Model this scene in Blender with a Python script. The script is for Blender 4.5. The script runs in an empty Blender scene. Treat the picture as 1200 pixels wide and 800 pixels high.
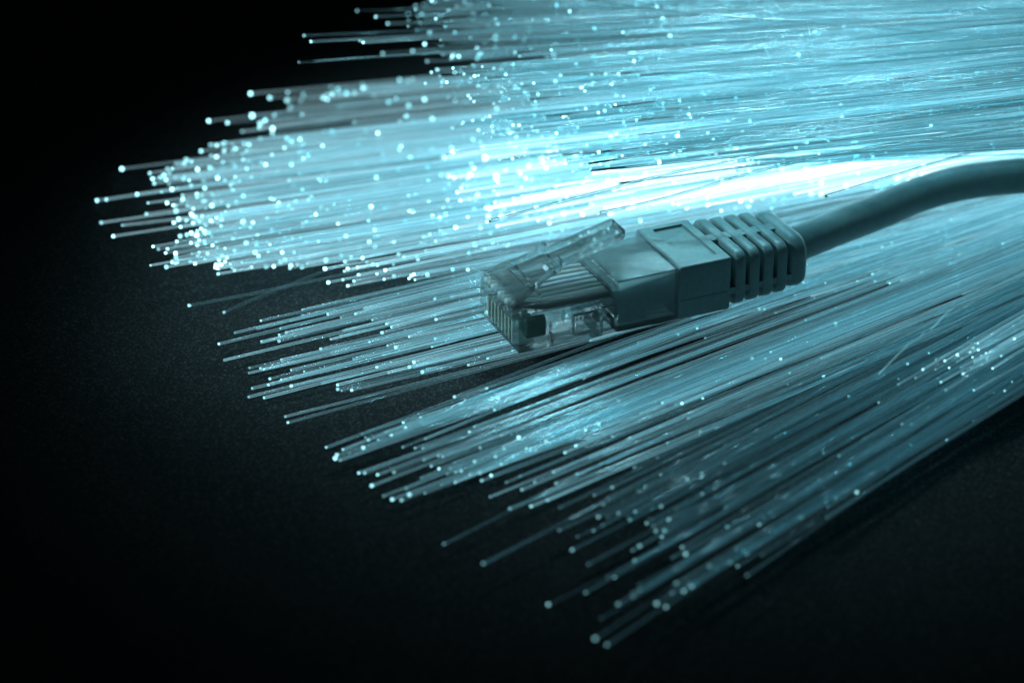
# Close-up of a network cable plug lying on fans of glowing optical fibres, dark paper below.
# 1 Blender unit = 1 cm
import bpy, bmesh, math, random
from mathutils import Vector, Matrix, noise
random.seed(7)
R = math.radians
scene = bpy.context.scene
scene.unit_settings.scale_length = 0.01
col = scene.collection

# ------------------------------------------------------------------ camera
ELEV, DIST, LENS = R(28.5), 30.0, 85.5
cam_loc = Vector((0, -DIST * math.cos(ELEV), DIST * math.sin(ELEV)))
cd = bpy.data.cameras.new('camera'); cam = bpy.data.objects.new('camera', cd); col.objects.link(cam)
cam.location = cam_loc
cam.rotation_euler = (R(90) - ELEV, 0, 0)
cd.lens = LENS; cd.sensor_width = 36; cd.clip_start = 0.1; cd.clip_end = 2000
cd.dof.use_dof = True; cd.dof.focus_distance = 29.6; cd.dof.aperture_fstop = 0.19
scene.camera = cam
FW = Vector((0, math.cos(ELEV), -math.sin(ELEV))); UP = Vector((0, math.sin(ELEV), math.cos(ELEV))); RT = Vector((1, 0, 0))
def at(px, py, z):
    """point at height z (cm) that stands where the 1200x800 photograph shows (px, py)"""
    k = 36.0 / LENS / 1200.0
    d = FW + RT * ((px - 600) * k) + UP * (-(py - 400) * k)
    return cam_loc + d * ((z - cam_loc.z) / d.z)

# ------------------------------------------------------------------ light
world = bpy.data.worlds.new('World'); scene.world = world; world.use_nodes = True
bg = world.node_tree.nodes['Background']; bg.inputs[0].default_value = (0.02, 0.05, 0.07, 1); bg.inputs[1].default_value = 0.02
LIGHT_COL = (0.41, 0.82, 0.94)
def lamp(name, kind, loc, aim, power, size=1.0, **kw):
    l = bpy.data.lights.new(name, kind); l.energy = power; l.color = LIGHT_COL
    if kind == 'AREA': l.shape = 'DISK'; l.size = size
    else: l.shadow_soft_size = size
    for k, v in kw.items(): setattr(l, k, v)
    o = bpy.data.objects.new(name, l); col.objects.link(o); o.location = loc
    o.rotation_euler = (Vector(aim) - Vector(loc)).to_track_quat('-Z', 'Y').to_euler()
    return o
lamp('back_lamp', 'SPOT', (3.0, 9.0, 12.5), (2.5, 3.7, 0.0), 8500, 1.2, spot_size=R(67), spot_blend=1.0)
lamp('left_lamp', 'SPOT', (-8.5, -0.2, 7.5), (-0.5, 0.7, 0.3), 5000, 1.6, spot_size=R(40), spot_blend=1.0)
scene.view_settings.view_transform = 'Standard'; scene.view_settings.look = 'None'
scene.view_settings.exposure = 0.4; scene.view_settings.gamma = 1.0; scene.view_settings.use_curve_mapping = False
cy = scene.cycles
cy.use_denoising = True; cy.max_bounces = 14; cy.diffuse_bounces = 1; cy.glossy_bounces = 3
cy.transmission_bounces = 14; cy.transparent_max_bounces = 16; cy.sample_clamp_indirect = 6.0
cy.caustics_refractive = True; cy.caustics_reflective = True; cy.blur_glossy = 0.5

# ------------------------------------------------------------------ materials
def new_mat(name):
    m = bpy.data.materials.new(name); m.use_nodes = True
    nt = m.node_tree; nt.nodes.clear()
    out = nt.nodes.new('ShaderNodeOutputMaterial')
    return m, nt, out
def nd(nt, t, **inp):
    n = nt.nodes.new(t)
    for k, v in inp.items():
        n.inputs[k.replace('_', ' ')].default_value = v
    return n
def principled(name, color, rough, metal=0.0, bump=0.0, bscale=30.0, vary=0.0, **inp):
    m, nt, out = new_mat(name)
    p = nd(nt, 'ShaderNodeBsdfPrincipled', Roughness=rough, Metallic=metal, **inp)
    p.inputs['Base Color'].default_value = (*color, 1)
    tc = nt.nodes.new('ShaderNodeTexCoord')
    if vary:
        n = nd(nt, 'ShaderNodeTexNoise', Scale=bscale * 0.25, Detail=5.0)
        nt.links.new(tc.outputs['Object'], n.inputs['Vector'])
        r = nt.nodes.new('ShaderNodeValToRGB')
        r.color_ramp.elements[0].position = 0.3; r.color_ramp.elements[1].position = 0.7
        r.color_ramp.elements[0].color = (*[c * (1 - vary) for c in color], 1)
        r.color_ramp.elements[1].color = (*[min(1, c * (1 + vary)) for c in color], 1)
        nt.links.new(n.outputs['Fac'], r.inputs['Fac']); nt.links.new(r.outputs['Color'], p.inputs['Base Color'])
    if bump:
        n = nd(nt, 'ShaderNodeTexNoise', Scale=bscale, Detail=6.0)
        nt.links.new(tc.outputs['Object'], n.inputs['Vector'])
        b = nd(nt, 'ShaderNodeBump', Strength=bump, Distance=0.01)
        nt.links.new(n.outputs['Fac'], b.inputs['Height']); nt.links.new(b.outputs['Normal'], p.inputs['Normal'])
    nt.links.new(p.outputs[0], out.inputs[0])
    return m

def fibre_material(name, leak, glow=(0.34, 0.82, 1.0),  body=0.22, edge=0.7, shine=0.6):
    """clear acrylic strand: see-through, glossy skin, a little scattering, a leak of its light, with refracted edge brightness put into the emission"""
    m, nt, out = new_mat(name)
    L = nt.links.new
    info = nt.nodes.new('ShaderNodeObjectInfo')
    lw = nd(nt, 'ShaderNodeLayerWeight', Blend=0.5)
    tr = nd(nt, 'ShaderNodeBsdfTransparent', Color=(0.80, 0.93, 0.95, 1))
    gl = nd(nt, 'ShaderNodeBsdfGlossy', Color=(0.95, 0.98, 1, 1), Roughness=0.11)
    geo = nt.nodes.new('ShaderNodeNewGeometry')
    sm = nd(nt, 'ShaderNodeMath'); sm.operation = 'ADD'; L(info.outputs['Random'], sm.inputs[0]); L(geo.outputs['Random Per Island'], sm.inputs[1])
    rf = nt.nodes.new('ShaderNodeMath'); rf.operation = 'FRACT'; L(sm.outputs[0], rf.inputs[0])
    ramp = nt.nodes.new('ShaderNodeValToRGB'); L(rf.outputs[0], ramp.inputs[0])      # clearer and cloudier strands
    ramp.color_ramp.elements[0].color = (0.10, 0.13, 0.14, 1); ramp.color_ramp.elements[1].color = (0.85, 0.93, 0.95, 1)
    tl = nt.nodes.new('ShaderNodeBsdfTranslucent'); df = nt.nodes.new('ShaderNodeBsdfDiffuse')
    L(ramp.outputs[0], tl.inputs[0]); L(ramp.outputs[0], df.inputs[0])
    m1 = nd(nt, 'ShaderNodeMixShader', Fac=0.45); L(tl.outputs[0], m1.inputs[1]); L(df.outputs[0], m1.inputs[2])
    m2 = nd(nt, 'ShaderNodeMixShader', Fac=shine); L(m1.outputs[0], m2.inputs[1]); L(gl.outputs[0], m2.inputs[2])
    mr = nd(nt, 'ShaderNodeMapRange'); mr.inputs[3].default_value = body; mr.inputs[4].default_value = edge
    pw = nd(nt, 'ShaderNodeMath'); pw.operation = 'POWER'; pw.inputs[1].default_value = 2.2; L(lw.outputs['Facing'], pw.inputs[0]); L(pw.outputs[0], mr.inputs[0])
    m3 = nt.nodes.new('ShaderNodeMixShader'); L(mr.outputs[0], m3.inputs[0]); L(tr.outputs[0], m3.inputs[1]); L(m2.outputs[0], m3.inputs[2])
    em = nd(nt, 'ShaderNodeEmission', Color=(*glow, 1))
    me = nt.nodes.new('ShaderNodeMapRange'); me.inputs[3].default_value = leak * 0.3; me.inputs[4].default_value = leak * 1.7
    L(rf.outputs[0], me.inputs[0]); es = nd(nt, 'ShaderNodeMath'); es.operation = 'MULTIPLY'; L(me.outputs[0], es.inputs[0]); L(mr.outputs[0], es.inputs[1]); L(es.outputs[0], em.inputs['Strength'])  # glow follows the edge weight, painting refracted light along the strand rims
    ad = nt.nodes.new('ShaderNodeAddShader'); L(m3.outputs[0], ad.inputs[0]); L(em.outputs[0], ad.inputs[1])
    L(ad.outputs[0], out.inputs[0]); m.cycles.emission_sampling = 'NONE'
    return m
def tip_material(name, lo, hi):
    m, nt, out = new_mat(name)
    info = nt.nodes.new('ShaderNodeObjectInfo')
    geo = nt.nodes.new('ShaderNodeNewGeometry')
    add = nd(nt, 'ShaderNodeMath'); add.operation = 'ADD'
    nt.links.new(info.outputs['Random'], add.inputs[0]); nt.links.new(geo.outputs['Random Per Island'], add.inputs[1])
    fr = nt.nodes.new('ShaderNodeMath'); fr.operation = 'FRACT'; nt.links.new(add.outputs[0], fr.inputs[0])
    pw = nd(nt, 'ShaderNodeMath'); pw.operation = 'POWER'; pw.inputs[1].default_value = 2.0; nt.links.new(fr.outputs[0], pw.inputs[0])
    mr = nt.nodes.new('ShaderNodeMapRange'); mr.inputs[3].default_value = lo; mr.inputs[4].default_value = hi
    nt.links.new(pw.outputs[0], mr.inputs[0])
    em = nd(nt, 'ShaderNodeEmission', Color=(0.36, 0.85, 0.95, 1)); nt.links.new(mr.outputs[0], em.inputs['Strength'])
    nt.links.new(em.outputs[0], out.inputs[0]); m.cycles.emission_sampling = 'NONE'
    return m
def clear_material(name, see_through=0.66, ior=1.42, cloud=0.05):
    m, nt, out = new_mat(name)
    L = nt.links.new
    g = nd(nt, 'ShaderNodeBsdfGlass', Color=(0.96, 0.99, 0.99, 1), Roughness=0.0, IOR=ior)
    t = nd(nt, 'ShaderNodeBsdfTransparent', Color=(0.95, 0.985, 0.985, 1))
    gl = nd(nt, 'ShaderNodeBsdfGlossy', Roughness=0.06)
    mx = nd(nt, 'ShaderNodeMixShader', Fac=see_through); L(g.outputs[0], mx.inputs[1]); L(t.outputs[0], mx.inputs[2])
    fs = nd(nt, 'ShaderNodeFresnel', IOR=1.38)
    m2 = nt.nodes.new('ShaderNodeMixShader'); L(fs.outputs[0], m2.inputs[0]); L(mx.outputs[0], m2.inputs[1]); L(gl.outputs[0], m2.inputs[2])
    tl = nd(nt, 'ShaderNodeBsdfTranslucent', Color=(0.8, 0.9, 0.9, 1)); df = nd(nt, 'ShaderNodeBsdfDiffuse', Color=(0.8, 0.9, 0.9, 1))
    m3 = nd(nt, 'ShaderNodeMixShader', Fac=0.5); L(tl.outputs[0], m3.inputs[1]); L(df.outputs[0], m3.inputs[2])
    m4 = nd(nt, 'ShaderNodeMixShader', Fac=cloud); L(m2.outputs[0], m4.inputs[1]); L(m3.outputs[0], m4.inputs[2])
    L(m4.outputs[0], out.inputs[0])
    return m
M_CLEAR = clear_material('clear_plastic')
M_LATCH = clear_material('clear_latch_plastic', 0.55, 1.46, 0.03)
M_BOOT = principled('grey_boot_rubber', (0.20, 0.28, 0.28), 0.40, bump=0.12, bscale=60, vary=0.10)
M_CORD = principled('grey_cable_jacket', (0.15, 0.215, 0.215), 0.40, bump=0.10, bscale=45, vary=0.08)
M_GOLD = principled('gold_contact', (0.93, 0.88, 0.72), 0.34, metal=1.0)
WIRE_COLS = [(0.10, 0.08, 0.07), (0.74, 0.74, 0.73), (0.30, 0.40, 0.36), (0.74, 0.75, 0.76), (0.32, 0.37, 0.44), (0.72, 0.75, 0.73), (0.50, 0.46, 0.42), (0.74, 0.73, 0.72)]
M_WIRES = [principled('wire_insulation_%d' % i, c, 0.35) for i, c in enumerate(WIRE_COLS)]
M_GREEN = principled('green_core_end', (0.035, 0.075, 0.06), 0.4)

def paper_material():
    m, nt, out = new_mat('black_paper')
    L = nt.links.new
    tc = nt.nodes.new('ShaderNodeTexCoord')
    p = nd(nt, 'ShaderNodeBsdfPrincipled', Roughness=0.75); p.inputs['Specular IOR Level'].default_value = 0.12
    n1 = nd(nt, 'ShaderNodeTexNoise', Scale=46.0, Detail=8.0, Roughness=0.8); L(tc.outputs['Object'], n1.inputs['Vector'])
    n2 = nd(nt, 'ShaderNodeTexNoise', Scale=0.6, Detail=4.0); L(tc.outputs['Object'], n2.inputs['Vector'])
    v = nd(nt, 'ShaderNodeTexVoronoi', Scale=7.0); L(tc.outputs['Object'], v.inputs['Vector'])
    r = nt.nodes.new('ShaderNodeValToRGB')
    r.color_ramp.elements[0].position = 0.40; r.color_ramp.elements[0].color = (0.002, 0.002, 0.002, 1)
    r.color_ramp.elements[1].position = 0.95; r.color_ramp.elements[1].color = (0.072, 0.073, 0.074, 1)
    gv = nd(nt, 'ShaderNodeTexVoronoi', Scale=42.0); L(tc.outputs['Object'], gv.inputs['Vector'])
    gw = nd(nt, 'ShaderNodeTexWhiteNoise'); L(gv.outputs['Position'], gw.inputs['Vector'])
    gp = nd(nt, 'ShaderNodeMath'); gp.operation = 'POWER'; gp.inputs[1].default_value = 5.0; L(gw.outputs['Value'], gp.inputs[0])
    ga = nd(nt, 'ShaderNodeMath'); ga.operation = 'MULTIPLY_ADD'; ga.inputs[1].default_value = 0.45; L(gp.outputs[0], ga.inputs[0]); L(n1.outputs['Fac'], ga.inputs[2])
    L(ga.outputs[0], r.inputs['Fac'])
    # sparse pale specks of dust
    lt = nt.nodes.new('ShaderNodeMath'); lt.operation = 'LESS_THAN'; lt.inputs[1].default_value = 0.045; L(v.outputs['Distance'], lt.inputs[0])
    wn = nd(nt, 'ShaderNodeTexWhiteNoise'); L(v.outputs['Position'], wn.inputs['Vector'])
    gt = nt.nodes.new('ShaderNodeMath'); gt.operation = 'GREATER_THAN'; gt.inputs[1].default_value = 0.8; L(wn.outputs['Value'], gt.inputs[0])
    mu = nt.nodes.new('ShaderNodeMath'); mu.operation = 'MULTIPLY'; L(lt.outputs[0], mu.inputs[0]); L(gt.outputs[0], mu.inputs[1])
    mix = nt.nodes.new('ShaderNodeMixRGB'); mix.inputs[2].default_value = (0.18, 0.19, 0.2, 1); L(mu.outputs[0], mix.inputs[0]); L(r.outputs[0], mix.inputs[1])
    L(mix.outputs[0], p.inputs['Base Color'])
    b = nd(nt, 'ShaderNodeBump', Strength=0.9, Distance=0.03); L(n1.outputs['Fac'], b.inputs['Height'])
    L(b.outputs[0], p.inputs['Normal'])
    L(p.outputs[0], out.inputs[0])
    return m
M_PAPER = paper_material()

# ------------------------------------------------------------------ helpers
def link(o, parent=None):
    col.objects.link(o)
    if parent is not None: o.parent = parent
    return o
def tag(o, label=None, cat=None, group=None, kind=None):
    if label: o['label'] = label
    if cat: o['category'] = cat
    if group: o['group'] = group
    if kind: o['kind'] = kind
    return o
def mesh_obj(name, me, mat, parent=None, smooth=False):
    if isinstance(me, bmesh.types.BMesh):
        b = me; me = bpy.data.meshes.new(name); b.to_mesh(me); b.free()
    if mat is not None and not me.materials: me.materials.append(mat)
    if smooth: me.polygons.foreach_set('use_smooth', [True] * len(me.polygons))
    return link(bpy.data.objects.new(name, me), parent)
MM = 0.1
def box(x0, x1, y0, y1, z0, z1, bevel=0.0, seg=2):
    bm = bmesh.new()
    vs = [bm.verts.new((x * MM, y * MM, z * MM)) for x in (x0, x1) for y in (y0, y1) for z in (z0, z1)]
    for f in ((0, 1, 3, 2), (4, 6, 7, 5), (0, 4, 5, 1), (2, 3, 7, 6), (0, 2, 6, 4), (1, 5, 7, 3)):
        bm.faces.new([vs[i] for i in f])
    bmesh.ops.recalc_face_normals(bm, faces=bm.faces)
    if bevel: bmesh.ops.bevel(bm, geom=bm.edges[:], offset=bevel * MM, segments=seg, profile=0.5, affect='EDGES')
    return bm
def loft(sections, cap=True):
    """closed rings of equal length -> solid"""
    bm = bmesh.new()
    rings = [[bm.verts.new(p) for p in s] for s in sections]
    n = len(rings[0])
    for a, b in zip(rings, rings[1:]):
        for i in range(n): bm.faces.new((a[i], a[(i + 1) % n], b[(i + 1) % n], b[i]))
    if cap:
        bm.faces.new(rings[0][::-1]); bm.faces.new(rings[-1])
    bmesh.ops.recalc_face_normals(bm, faces=bm.faces)
    return bm
def round_rect(x, w, z0, z1, r, n=5):
    pts = []
    for cx, cz, a0 in ((w / 2 - r, z1 - r, 0), (-w / 2 + r, z1 - r, 90), (-w / 2 + r, z0 + r, 180), (w / 2 - r, z0 + r, 270)):
        for k in range(n + 1):
            a = R(a0 + 90 * k / n)
            pts.append((x * MM, (cx + r * math.cos(a)) * MM, (cz + r * math.sin(a)) * MM))
    return pts
def boolean(base, ops):
    """base bmesh with [(operation, bmesh), ...] applied -> mesh"""
    def tmp(bm):
        me = bpy.data.meshes.new('tmp'); bm.to_mesh(me); bm.free()
        return link(bpy.data.objects.new('tmp', me))
    o = tmp(base); cut = []
    for op, bm in ops:
        c = tmp(bm); cut.append(c)
        m = o.modifiers.new('b', 'BOOLEAN'); m.operation = op; m.object = c; m.solver = 'EXACT'
    dg = bpy.context.evaluated_depsgraph_get(); dg.update()
    me = bpy.data.meshes.new_from_object(o.evaluated_get(dg))
    for c in cut + [o]: bpy.data.objects.remove(c, do_unlink=True)
    return me
def bevelled(me, width, seg=2, angle=35):
    bm = bmesh.new(); bm.from_mesh(me)
    bmesh.ops.remove_doubles(bm, verts=bm.verts, dist=1e-5)
    es = [e for e in bm.edges if len(e.link_faces) == 2 and e.calc_face_angle(0) > R(angle)]
    bmesh.ops.bevel(bm, geom=es, offset=width * MM, segments=seg, profile=0.5, affect='EDGES', clamp_overlap=True)
    return bm
def tube_data(pts, r, sides=6, cap=True):
    """verts, faces of a tube along pts; r a number or one per point"""
    rs = r if isinstance(r, (list, tuple)) else [r] * len(pts)
    vs, fs = [], []
    t0 = (pts[1] - pts[0]).normalized()
    nrm = t0.cross(Vector((0, 0, 1)))
    if nrm.length < 1e-4: nrm = t0.cross(Vector((0, 1, 0)))
    nrm.normalize()
    for i, p in enumerate(pts):
        t = (pts[min(i + 1, len(pts) - 1)] - pts[max(i - 1, 0)]).normalized()
        nrm = (nrm - t * nrm.dot(t)).normalized(); bn = t.cross(nrm)
        for k in range(sides):
            a = 2 * math.pi * k / sides
            vs.append(p + (nrm * math.cos(a) + bn * math.sin(a)) * rs[i])
    for i in range(len(pts) - 1):
        for k in range(sides):
            a, b = i * sides + k, i * sides + (k + 1) % sides
            fs.append((a, b, b + sides, a + sides))
    if cap:
        fs.append(tuple(range(sides))[::-1]); fs.append(tuple((len(pts) - 1) * sides + k for k in range(sides)))
    return vs, fs
def from_data(name, vs, fs, smooth=True):
    me = bpy.data.meshes.new(name); me.from_pydata([tuple(v) for v in vs], [], fs)
    if smooth: me.polygons.foreach_set('use_smooth', [True] * len(me.polygons))
    return me

# ------------------------------------------------------------------ the surface
bm = bmesh.new()
bmesh.ops.create_grid(bm, x_segments=1, y_segments=1, size=120)
tag(mesh_obj('tabletop', bm, M_PAPER), kind='structure')

# ------------------------------------------------------------------ network cable
PLUG_Z = 0.25
nose = at(608, 414, PLUG_Z); tail = at(794, 374, PLUG_Z)
head = math.atan2(tail.y - nose.y, tail.x - nose.x)
plug = link(bpy.data.objects.new('network_cable', None))
tag(plug, 'grey patch cable with clear plastic plug and ribbed boot lying across the fibres', 'cable')
rot = Matrix.Rotation(head, 4, 'Z')
HALF = 5.85
plug.location = nose + rot.to_3x3() @ Vector((0, HALF * MM, 0))     # local: x from nose to cord, y across, z up, nose bottom centre at 0
plug.rotation_euler = (0, 0, head)
print('plug length mm', (tail - nose).length * 10, 'heading', math.degrees(head))

# clear shell: nose, ledge, rear sleeve, with pockets, contact slots and a hollow rear
def shell():
    ops = [('UNION', box(0.5, 13.2, -5.35, 5.35, 4.2, 5.9)),
           ('UNION', box(12.6, 21.4, -HALF, HALF, 0.02, 6.9)),
           ('UNION', box(-0.35, 3.6, -4.7, 4.7, 3.9, 6.6)),
           ('DIFFERENCE', box(13.4, 22, -5.3, 5.3, 0.5, 6.45)),
           ('DIFFERENCE', box(2.0, 12.9, -7, -5.0, 4.25, 4.62)),
           ('DIFFERENCE', box(2.0, 12.9, 5.0, 7, 4.25, 4.62))]
    for s in (-1, 1):
        a, b = sorted((s * 7, s * 4.9))
        ops += [('DIFFERENCE', box(4.25, 4.6, a, b, -1, 1.6)),
                ('DIFFERENCE', box(7.4, 10.4, a, b, 0.7, 3.4)),
                ('DIFFERENCE', box(11.2, 13.1, a, b, -1, 3.7))]
    ops.append(('DIFFERENCE', box(11.2, 13.1, -4, 4, -1, 0.9)))
    for i in range(8):
        y = -3.57 + 1.02 * i
        ops.append(('DIFFERENCE', box(-1, 2.6, y - 0.27, y + 0.27, 0.35, 3.7)))
    return boolean(box(0, 13.0, -HALF, HALF, 0, 4.4), ops)
sh_bm = bevelled(shell(), 0.16, 2, 50)
shell_o = mesh_obj('plug_shell', sh_bm, M_CLEAR, plug)
shell_o['label'] = 'clear plastic plug shell'
for i in range(8):
    y = -3.57 + 1.02 * i
    mesh_obj('contact', box(0.06, 2.5, y - 0.17, y + 0.17, 0.42, 3.6, 0.08, 2), M_GOLD, shell_o)
    # insulated core: along the channel, then dipping into the sleeve
    yw = -4.05 + 1.157 * i
    pts = [Vector((x, yy, z)) * MM for x, yy, z in ((-0.2, y, 5.45), (1.6, y, 5.2), (4.2, yw, 4.65), (9.0, yw, 4.65), (12.5, yw * 0.97, 4.6), (15.0, yw * 0.8, 3.9))]
    vs, fs = tube_data(pts, 0.47 * MM, 10)
    mesh_obj('wire', from_data('wire', vs, fs), M_WIRES[i], shell_o)
mesh_obj('core_end', bevelled(boolean(box(1.2, 3.9, -5.3, -4.2, 1.3, 3.9), []), 0.35, 3), M_GREEN, shell_o, True)
# latch: wide root on the nose, shoulders with teeth, narrow lever
st = [(0.3, 6.45, 4.2, 0.7), (1.4, 6.95, 4.1, 0.95), (2.6, 7.5, 3.8, 1.0), (3.7, 7.95, 3.25, 1.0), (5.0, 8.45, 2.85, 1.0), (6.2, 8.95, 2.7, 1.05), (7.0, 9.2, 2.7, 1.1),
      (7.02, 9.2, 2.05, 1.1), (9.5, 9.85, 2.0, 1.1), (13.0, 10.75, 2.0, 1.1), (15.7, 11.4, 1.95, 1.05), (16.0, 11.45, 1.75, 0.8)]
secs = []
for x, z, hw, th in st:
    secs.append([Vector(p) * MM for p in ((x, -hw, z - th), (x, hw, z - th), (x, hw, z), (x, -hw, z))])
lat = bpy.data.meshes.new('latch'); b_ = loft(secs); b_.to_mesh(lat); b_.free()
tmpb = bmesh.new(); tmpb.from_mesh(lat)
lat = boolean(tmpb, [('DIFFERENCE', box(2.2, 3.1, -2.4, 2.4, 7.05, 9)), ('UNION', box(6.0, 7.1, -2.65, -1.5, 8.6, 9.75)), ('UNION', box(6.0, 7.1, 1.5, 2.65, 8.6, 9.75)),
                      ('DIFFERENCE', box(5.6, 6.7, -1.45, 1.45, 8.72, 10))])
lo = mesh_obj('latch', bevelled(lat, 0.12, 2, 40), M_LATCH, plug)
lo['label'] = 'raised clear locking lever'

# boot
blk = boolean(box(21.45, 28.7, -6.0, 6.0, -0.1, 7.15, 0.32, 3), [('DIFFERENCE', box(23.2, 27.4, -4.4, 4.9, 6.80, 9, 0.2, 2)), ('DIFFERENCE', box(21, 29, -6.5, -5.93, 2.50, 2.62)), ('DIFFERENCE', box(21, 29, 5.93, 6.5, 2.50, 2.62))])
boot = mesh_obj('boot', blk, M_BOOT, plug)
boot['label'] = 'grey moulded strain relief boot'
ins = boolean(box(13.6, 21.4, -5.2, 5.2, 0.58, 6.35), [('DIFFERENCE', box(17.6, 20.9, -7, -3.5, -1, 2.0)), ('DIFFERENCE', box(17.6, 20.9, 3.5, 7, -1, 2.0))])
b_ = bmesh.new(); b_.from_mesh(ins)
for v in b_.verts:                                                     # sloping front of the sleeve insert
    if v.co.x < 13.7 * MM: v.co.x += (0.0 if v.co.z < 3 * MM else -0.9 * MM); v.co.z -= (1.0 * MM if v.co.z > 3 * MM else 0)
bpy.data.meshes.remove(ins)
insm = bpy.data.meshes.new('insert'); b_.to_mesh(insm); b_.free()
mesh_obj('boot_insert', bevelled(insm, 0.2, 2, 50), M_BOOT, boot)
core = loft([round_rect(28.5, 9.6, 1.0, 6.1, 2.0), round_rect(37.5, 8.0, 1.2, 5.7, 2.0)])
mesh_obj('boot_core', core, M_BOOT, boot, False)
def slab(x0, x1, w, z0, z1, r, e=0.22):
    return loft([round_rect(x0, w - 2 * e, z0 + e, z1 - e, r - e), round_rect(x0 + e * 0.35, w - e * 0.6, z0 + e * 0.3, z1 - e * 0.3, r - e * 0.3), round_rect(x0 + e, w, z0, z1, r), round_rect(x1 - e, w, z0, z1, r),
                 round_rect(x1 - e * 0.35, w - e * 0.6, z0 + e * 0.3, z1 - e * 0.3, r - e * 0.3), round_rect(x1, w - 2 * e, z0 + e, z1 - e, r - e)])
for i in range(4):
    x = 29.55 + i * 2.02
    mesh_obj('rib', slab(x - 0.12, x + 1.28, 11.9 - 0.2 * i, -0.05 + 0.04 * i, 7.3 - 0.06 * i, 1.45, 0.22), M_BOOT, boot, True)
mesh_obj('end_collar', slab(37.4, 40.0, 11.2, 0.1, 7.15, 2.3, 0.8), M_BOOT, boot, True)
for cxy in (('t', 0), ('s', -1), ('s', 1)):
    if cxy[0] == 't': b_ = loft([[Vector(p) * MM for p in ((28.5, -1.0, 5.5), (28.5, 1.0, 5.5), (28.5, .8, 7.12), (28.5, -.8, 7.12))], [Vector(p) * MM for p in ((38.0, -1.0, 5.2), (38.0, 1.0, 5.2), (38.0, .8, 6.96), (38.0, -.8, 6.96))]])
    else:
        s = cxy[1]
        b_ = loft([[Vector((28.5, s * y, z)) * MM for y, z in ((4.5, 1.7), (5.82, 1.85), (5.82, 2.75), (4.5, 2.9))], [Vector((38.0, s * y, z)) * MM for y, z in ((3.7, 1.7), (5.38, 1.85), (5.38, 2.65), (3.7, 2.8))]])
    mesh_obj('spine', b_, M_BOOT, boot)
# cord
inv = (Matrix.Translation(plug.location) @ rot).inverted()
path = [Vector((37.0, 0, 3.4)) * MM, Vector((39.5, 0, 3.4)) * MM]
for px, py, z in ((985, 265, 0.60), (1030, 248, 0.62), (1075, 229, 0.68), (1120, 216, 0.78), (1165, 209, 0.85), (1215, 205, 0.9), (1300, 200, 0.9), (1400, 192, 0.9)):
    path.append(inv @ at(px, py, z))
def smooth_path(p, n):
    out = []
    for i in range(len(p) - 1):
        a, b, c, d = p[max(i - 1, 0)], p[i], p[i + 1], p[min(i + 2, len(p) - 1)]
        for k in range(n):
            t = k / n
            out.append(0.5 * ((2 * b) + (c - a) * t + (2 * a - 5 * b + 4 * c - d) * t * t + (3 * b - a - 3 * c + d) * t ** 3))
    return out + [p[-1]]
vs, fs = tube_data(smooth_path(path, 8), 0.234, 24)
co = mesh_obj('cord', from_data('cord', vs, fs), M_CORD, plug)

# ------------------------------------------------------------------ optical fibres
CORD = [inv.inverted() @ p for p in smooth_path(path, 8)] + [inv.inverted() @ Vector((x * MM, y * MM, z * MM)) for x in range(-1, 40, 2) for y in (-4, -1, 2, 4) for z in (3, 5)]
def hits_cord(pts):
    for a, b in zip(pts, pts[1:]):
        for k in range(4):
            p = a + (b - a) * (k / 4)
            if p.x < -1: continue
            for c in CORD:
                if abs(p.x - c.x) < 0.3 and (p - c).length < 0.29: return True
    return False
FR = 0.0145                                                           # strand radius (cm)
def tip_mesh(mat):
    prof = [(-1.3, 1.02), (-0.5, 1.16), (0.1, 1.2), (0.45, 0.95), (0.6, 0.5)]
    n = 8; vs, fs = [], []
    for x, r in prof:
        for k in range(n):
            a = 2 * math.pi * k / n; vs.append((x, r * math.cos(a), r * math.sin(a)))
    for i in range(len(prof) - 1):
        for k in range(n):
            fs.append((i * n + k, i * n + (k + 1) % n, (i + 1) * n + (k + 1) % n, (i + 1) * n + k))
    fs.append(tuple((len(prof) - 1) * n + k for k in range(n))); fs.append(tuple(range(n))[::-1])
    me = from_data('tip', vs, fs); me.materials.append(mat)
    return me
def strand_path(tip, root, rnd, bend, nseg=10):
    d = root - tip; ln = d.length
    side = Vector((-d.y, d.x, 0)).normalized()
    b1, b2 = rnd.gauss(0, bend) * ln, rnd.gauss(0, bend * 0.5) * ln
    pts = []
    for i in range(nseg + 1):
        t = i / nseg
        p = tip + d * t + side * (b1 * t * (1 - t) + b2 * math.sin(2 * math.pi * t) * 0.3)
        pts.append(p)
    return pts
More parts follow.
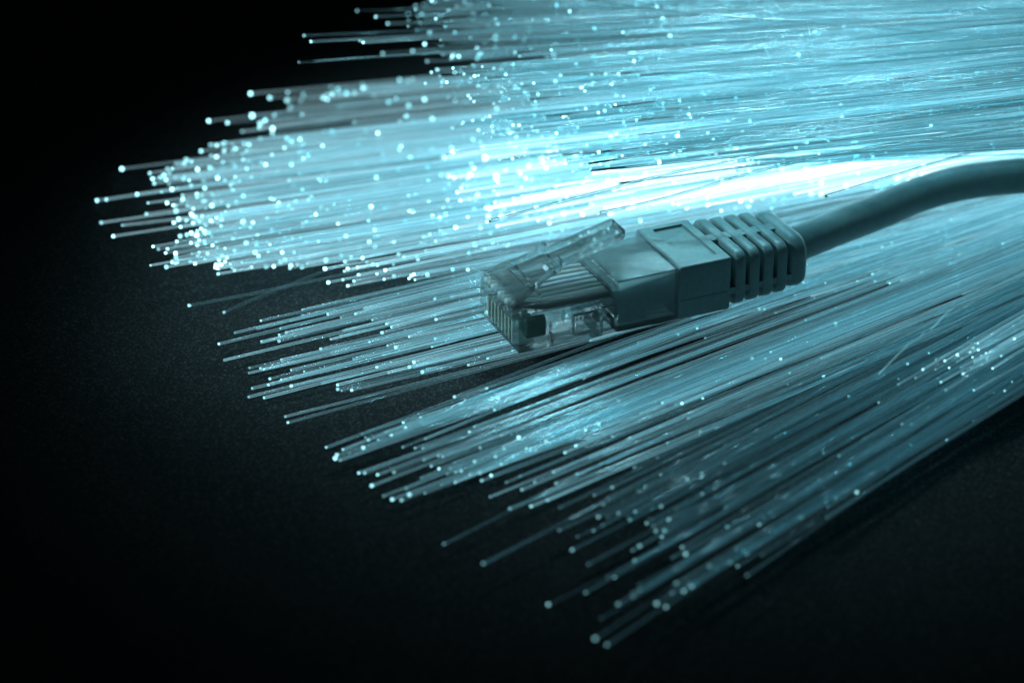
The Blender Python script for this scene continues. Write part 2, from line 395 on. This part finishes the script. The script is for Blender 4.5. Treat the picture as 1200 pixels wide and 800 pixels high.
def bundle(name, label, tips, root_of, mat, tmat, seed, n_parts=300, bend=0.012, alt=None, tip_size=1.0, group='fans of glowing optical fibres'):
    """tips: list of world tip points with their place t across the fan; the first n_parts become strands of their own"""
    rnd = random.Random(seed)
    base = root_of(0.5, rnd); base.z = 0
    root = link(bpy.data.objects.new(name, None)); root.location = base
    tag(root, label, 'optical fibres', group)
    tm = tip_mesh(tmat)
    rest_v, rest_f, tip_v, tip_f = [], [], [], []
    i = -1
    for tp, t in tips:
        wp = strand_path(tp, root_of(t, rnd), rnd, bend)
        if hits_cord(wp): continue                                     # would run through the cable
        i += 1
        pts = [p - base for p in wp]
        for p in pts: p.z = max(p.z, FR * 1.1)
        r = FR * rnd.uniform(0.85, 1.12)
        d = (pts[0] - pts[1]).normalized()
        q = d.to_track_quat('X', 'Z')
        vs, fs = tube_data(pts, r, 6)
        ts = r * tip_size * rnd.choice((0.75, 0.9, 1.0, 1.0, 1.15, 1.4))
        if i < n_parts:
            f = mesh_obj('fibre', from_data('fibre', vs, fs), alt if alt and i % 4 == 0 else mat, root)
            o = bpy.data.objects.new('tip', tm); link(o, f)
            o.location = pts[0]; o.rotation_mode = 'QUATERNION'; o.rotation_quaternion = q; o.scale = (ts, ts, ts)
        else:
            k = len(rest_v); rest_v += vs; rest_f += [tuple(a + k for a in f) for f in fs]
            k = len(tip_v)
            tip_v += [pts[0] + q @ (Vector(v.co) * ts) for v in tm.vertices]; tip_f += [tuple(a + k for a in p.vertices) for p in tm.polygons]
    if rest_v:
        o = mesh_obj('fibre_mass', from_data('fibre_mass', rest_v, rest_f), mat, root); o['kind'] = 'stuff'
        o2 = mesh_obj('tip_mass', from_data('tip_mass', tip_v, tip_f), tmat, root); o2['kind'] = 'stuff'
    return root
def lerp(a, b, t): return a + (b - a) * t
def poly(pts, t):
    """point at share t (by index) of a polyline"""
    x = t * (len(pts) - 1); i = min(int(x), len(pts) - 2)
    return (lerp(pts[i][0], pts[i + 1][0], x - i), lerp(pts[i][1], pts[i + 1][1], x - i))
def across(p, a, b):
    """share of p across the fan between edge lines a and b, each ((x0,y0),(x1,y1)) in the photograph"""
    def off(l): (x0, y0), (x1, y1) = l; return p[1] - lerp(y0, y1, (p[0] - x0) / (x1 - x0))
    oa, ob = off(a), off(b)
    return max(0.0, min(1.0, oa / (oa - ob))) if abs(oa - ob) > 1e-6 else 0.5

def make_tips(seed, listed, edge, n, mean, zr, fan, max_in=900, dirx=True, root_px=1450, power=1.0):
    rnd = random.Random(seed); out = []
    (a0, a1), (b0, b1) = fan
    for px, py in listed:
        z = lerp(zr[0], zr[1], rnd.random() ** power)
        out.append((at(px, py, z), across((px, py), *fan)))
    for _ in range(n):
        s = rnd.random()
        ex, ey = poly(edge, s)
        t = across((ex, ey), *fan)
        ry = lerp(a1[1], b1[1], t)
        d = min(rnd.expovariate(1 / mean), max_in)
        d += rnd.uniform(0, 25)
        u = d / (root_px - ex)
        px, py = lerp(ex, root_px, u), lerp(ey, ry, u)
        z = lerp(zr[0], zr[1], rnd.random() ** power)
        out.append((at(px, py, z), t))
    return out

# --- lower fan, in two bundles: one under the plug, one along the front
LOW_A = [(301, 385), (256, 403), (262, 422), (306, 400), (292, 431), (291, 437), (295, 455), (291, 465), (309, 466), (334, 488), (337, 495), (356, 435), (388, 414), (377, 449), (395, 451), (395, 456),
         (416, 368), (426, 362), (436, 375), (447, 390), (449, 416), (441, 430), (463, 407), (467, 410), (479, 430), (484, 430), (509, 350), (529, 348), (557, 410), (571, 420), (587, 401), (544, 375), (554, 364), (600, 411), (614, 408)]
LOW_B = [(532, 465), (570, 455), (424, 508), (382, 524), (394, 533), (398, 539), (392, 537), (420, 554), (427, 554), (442, 556), (435, 569), (449, 581), (459, 585), (470, 586), (498, 514), (513, 534), (486, 525), (527, 549), (533, 565),
         (550, 556), (564, 563), (574, 582), (597, 596), (575, 557), (593, 565), (580, 535), (601, 535), (562, 524), (505, 546), (532, 542), (622, 593), (641, 586)]
LOW_C = [(520, 637), (566, 660), (655, 621), (670, 644), (689, 661), (642, 708), (686, 694), (712, 676), (720, 676), (704, 724), (697, 748), (711, 755), (769, 707), (780, 711), (741, 695), (757, 691), (749, 685),
         (792, 683), (807, 683), (839, 665), (855, 659), (864, 663), (875, 674), (862, 643), (852, 617), (906, 605), (765, 616), (768, 622), (799, 641), (803, 649), (724, 601), (717, 571), (738, 609), (712, 583), (696, 580), (747, 575),
         (770, 536), (826, 536), (1063, 467), (931, 540), (939, 606)]
FAN_A = (((256, 385), (1450, 110)), ((340, 500), (1450, 215)))
FAN_B = (((380, 520), (1450, 150)), ((600, 600), (1450, 235)))
FAN_C = (((520, 640), (1450, 200)), ((741, 768), (1450, 292)))
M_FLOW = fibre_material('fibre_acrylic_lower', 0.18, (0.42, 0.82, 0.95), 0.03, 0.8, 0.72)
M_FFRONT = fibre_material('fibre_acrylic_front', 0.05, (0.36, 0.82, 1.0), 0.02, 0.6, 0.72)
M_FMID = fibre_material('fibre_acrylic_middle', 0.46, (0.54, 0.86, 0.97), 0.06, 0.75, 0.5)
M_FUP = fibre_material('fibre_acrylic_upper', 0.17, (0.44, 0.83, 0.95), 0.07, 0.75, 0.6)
M_FCLEAR = clear_material('fibre_acrylic_clear', 0.05, 1.49, 0.02)
M_FGLASS = clear_material('fibre_clear_glass', 0.0, 1.49, 0.0)
M_TLOW = tip_material('tip_glow_lower', 0.25, 1.6)
M_TFRONT = tip_material('tip_glow_front', 0.08, 0.9)
M_TMID = tip_material('tip_glow_middle', 0.7, 5.0)
M_TUP = tip_material('tip_glow_upper', 0.6, 5.0)
def rooter(fan, z0, z1, spread, dx=40):
    (a0, a1), (b0, b1) = fan
    def f(t, rnd):
        return at(1450 + rnd.uniform(-dx, dx), lerp(a1[1], b1[1], t) + rnd.gauss(0, spread), lerp(z0, z1, rnd.random()))
    return f
edgeA = [(270, 380), (262, 415), (292, 440), (300, 465), (338, 495)]
edgeB = [(382, 524), (395, 538), (425, 560), (452, 580), (472, 587), (535, 566), (570, 572), (600, 598)]
edgeC = [(600, 600), (655, 622), (670, 640), (690, 660), (712, 676), (704, 724), (750, 690), (785, 705), (805, 685), (860, 665), (876, 674)]
tA = make_tips(1, LOW_A, edgeA, 95, 420, (0.02, 0.16), FAN_A)
tB = make_tips(2, LOW_B, edgeB, 145, 230, (0.02, 0.20), FAN_B)
tC = make_tips(3, LOW_C, edgeC, 165, 300, (0.03, 0.45), FAN_C)
rA = random.Random(55)
for _ in range(95):  # extra strands, added so their glow brightens the area below the cord
    px = rA.uniform(790, 1180); tA.append((at(px, lerp(392, 300, (px - 790) / 390) - rA.uniform(0, 62), rA.uniform(0.02, 0.16)), rA.uniform(0.35, 1.0)))
M_FUNDER = fibre_material('fibre_acrylic_under', 0.34, (0.46, 0.83, 0.95), 0.03, 0.8, 0.72)
bundle('fibre_bundle', 'thin fan of clear fibres emerging under the plug towards the left', tA, rooter(FAN_A, 0.02, 0.25, 8), M_FUNDER, M_TLOW, 11, tip_size=0.85)
bundle('fibre_bundle', 'broad fan of clear fibres spreading in front of the plug', tB, rooter(FAN_B, 0.02, 0.3, 8), M_FLOW, M_TLOW, 12, tip_size=0.85)
bundle('fibre_bundle', 'dim foremost fan of fibres along the bottom right edge', tC, rooter(FAN_C, 0.05, 0.7, 8), M_FFRONT, M_TFRONT, 13, tip_size=0.75)

LOW_D = [(1127, 420), (1133, 413), (1146, 410), (1157, 422), (1137, 431), (1096, 433), (1112, 431), (1108, 457), (1141, 457), (1173, 417), (1190, 386)]
FAN_D = (((1090, 400), (1450, 215)), ((1140, 470), (1450, 275)))
rD = random.Random(44)
tD = make_tips(7, LOW_D + [(1135 + d * 1.0 + rD.gauss(0, 6), 422 - d * 0.42 + rD.gauss(0, 9)) for d in [rD.gauss(0, 32) for _ in range(34)]], edgeC, 0, 1, (0.5, 0.8), FAN_D)
bundle('fibre_bundle', 'small sparkling bunch of fibre ends on top near the right edge', tD, rooter(FAN_D, 0.5, 0.9, 5), M_FLOW, tip_material('tip_glow_right', 0.2, 2.2), 17, tip_size=0.75)

# --- middle fan on the table behind the plug
MID = [(142, 198), (113, 235), (124, 234), (118, 261), (143, 264), (132, 277), (176, 311), (194, 313), (179, 289), (185, 292), (255, 321), (254, 313), (274, 317), (407, 335), (384, 331), (380, 315), (293, 110), (244, 142), (266, 144), (246, 170),
       (175, 203), (180, 215), (189, 225), (195, 238), (173, 238), (171, 251), (203, 261), (211, 266), (226, 261), (235, 268), (310, 141), (340, 125), (303, 150), (378, 115), (383, 117), (160, 228)]
FAN_M = (((240, 130), (1450, 10)), ((410, 338), (1450, 135)))
edgeM = [(300, 108), (250, 140), (246, 168), (175, 200), (175, 215), (190, 235), (200, 255), (215, 265), (180, 290), (190, 310), (255, 318), (330, 320), (400, 332), (480, 330)]
tM = make_tips(4, MID, edgeM, 560, 330, (0.02, 0.55), FAN_M)
tM = tM[:len(MID)] + make_tips(9, [], edgeM[2:11], 130, 55, (0.02, 0.5), FAN_M) + tM[len(MID):]
tM += make_tips(6, [], [(560, 150), (520, 190), (500, 225), (540, 245), (600, 262)], 330, 240, (0.05, 0.8), FAN_M)
bundle('fibre_bundle', 'brightest fan of fibres on the table behind the plug, tips furthest left', tM, rooter(FAN_M, 0.05, 1.4, 10), M_FMID, M_TMID, 14, tip_size=1.25)

rnd6 = random.Random(66); SHORT = []
for _ in range(420):
    px = lerp(500, 1115, rnd6.random() ** 0.85); u = (px - 440) / 670
    py = rnd6.uniform(lerp(175, 160, u), lerp(285, 212, u))
    SHORT.append((px, py))
FAN_S = (((440, 170), (1450, 50)), ((560, 290), (1450, 115)))
tS = make_tips(8, SHORT, edgeM, 0, 1, (0.1, 1.0), FAN_S)
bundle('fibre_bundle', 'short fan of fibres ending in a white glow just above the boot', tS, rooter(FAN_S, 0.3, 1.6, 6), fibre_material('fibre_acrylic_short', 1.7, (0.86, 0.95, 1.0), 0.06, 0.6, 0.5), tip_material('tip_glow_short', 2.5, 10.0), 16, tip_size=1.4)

# --- upper fan, lifted above the table
UPL = [(418, 13), (440, 20), (356, 42), (364, 49), (350, 73), (421, 48), (448, 63), (454, 28), (478, 31), (492, 27), (425, 50), (483, 60), (497, 52), (500, 72), (498, 98), (505, 85), (525, 115), (620, 34), (580, 55), (590, 75),
       (690, 200), (650, 215), (665, 190), (695, 210), (725, 215), (745, 225), (530, 150), (528, 178), (585, 187), (600, 186)]
FAN_U = (((420, -40), (1450, -60)), ((700, 252), (1450, 135)))
edgeU = [(470, -25), (455, 5), (455, 28), (500, 55), (500, 80), (500, 100), (530, 115), (530, 140), (535, 150), (560, 160), (590, 180), (640, 192), (680, 205)]
tU = make_tips(5, UPL, edgeU, 520, 200, (1.0, 2.6), FAN_U)
rnd7 = random.Random(77)
tU += [(at(px, lerp(196, 172, (px - 850) / 300) + rnd7.uniform(-16, 6), rnd7.uniform(1.3, 1.9)), rnd7.uniform(0.93, 1.12)) for px in [rnd7.uniform(850, 1190) for _ in range(90)]]
bundle('fibre_bundle', 'raised fan of fine fibres crossing the top right above the others', tU, rooter(FAN_U, 1.6, 3.6, 10), M_FUP, M_TUP, 15, alt=M_FCLEAR, tip_size=0.9)

# --- loose single strands
def stray(label, pts, mat, tmat, r=FR, ends=(True, False)):
    base = Vector((pts[-1].x, pts[-1].y, 0))
    loc = [p - base for p in pts]
    vs, fs = tube_data(loc, r, 8)
    f = mesh_obj('loose_fibre', from_data('loose_fibre', vs, fs), mat); f.location = base
    tag(f, label, 'optical fibre', 'loose optical fibres')
    if ends[0]:
        o = bpy.data.objects.new('tip', tip_mesh(tmat)); link(o, f); o.location = loc[0]; o.rotation_mode = 'QUATERNION'
        o.rotation_quaternion = (loc[0] - loc[1]).to_track_quat('X', 'Z'); o.scale = (r * 1.1,) * 3
    return f
def line(*pp, n=6): return smooth_path([at(*p) for p in pp], n)
stray('lone fibre with the upper, leftmost tip of the crossing pair left of the plug', line((221, 358, .02), (300, 343, .05), (420, 318, .1), (700, 262, .1), (1400, 120, .3)), M_FLOW, M_TLOW)
stray('lone steeper fibre with the lower tip of the crossing pair left of the plug', line((262, 366, .02), (320, 341, .06), (380, 318, .12), (440, 300, .12), (700, 240, .15), (1400, 90, .3)), M_FLOW, M_TLOW)
stray('dark fibre hanging alone just above the locking lever of the plug', line((570, 260, 1.3), (690, 228, 1.5), (800, 200, 1.7), (1000, 160, 2.0), (1400, 90, 2.6)), M_FGLASS, M_TUP, FR * 1.25)
stray('dark fibre with its tip just above the end of the locking lever', line((700, 250, 1.3), (780, 232, 1.4), (870, 206, 1.6), (960, 185, 1.8), (1400, 100, 2.6)), M_FGLASS, M_TUP, FR * 1.25)
stray('short dark fibre ending against the white glow above the cable boot', line((964, 231, 1.3), (1066, 200, 1.5), (1200, 160, 1.8), (1400, 100, 2.3)), M_FGLASS, M_TUP, FR * 1.25)
stray('hair thin dark fibre sloping down to the right across the top edge', line((680, -3, 2.8), (720, 4, 2.8), (800, 14, 2.8), (880, 21, 2.8), (1400, 60, 2.8)), M_FGLASS, M_TUP, FR * 0.9)
stray('broken kinked fibre lying across the others at the right', line((1124, 356, .62), (1119, 352, .66), (1116, 362, .60), (1108, 368, .60), (1096, 381, .60), (1089, 386, .62), (1084, 388, .6), (1076, 397, .58), (1064, 404, .56), (1030, 438, .5), n=3), M_FLOW, M_TFRONT, FR * 0.75, (False, False))
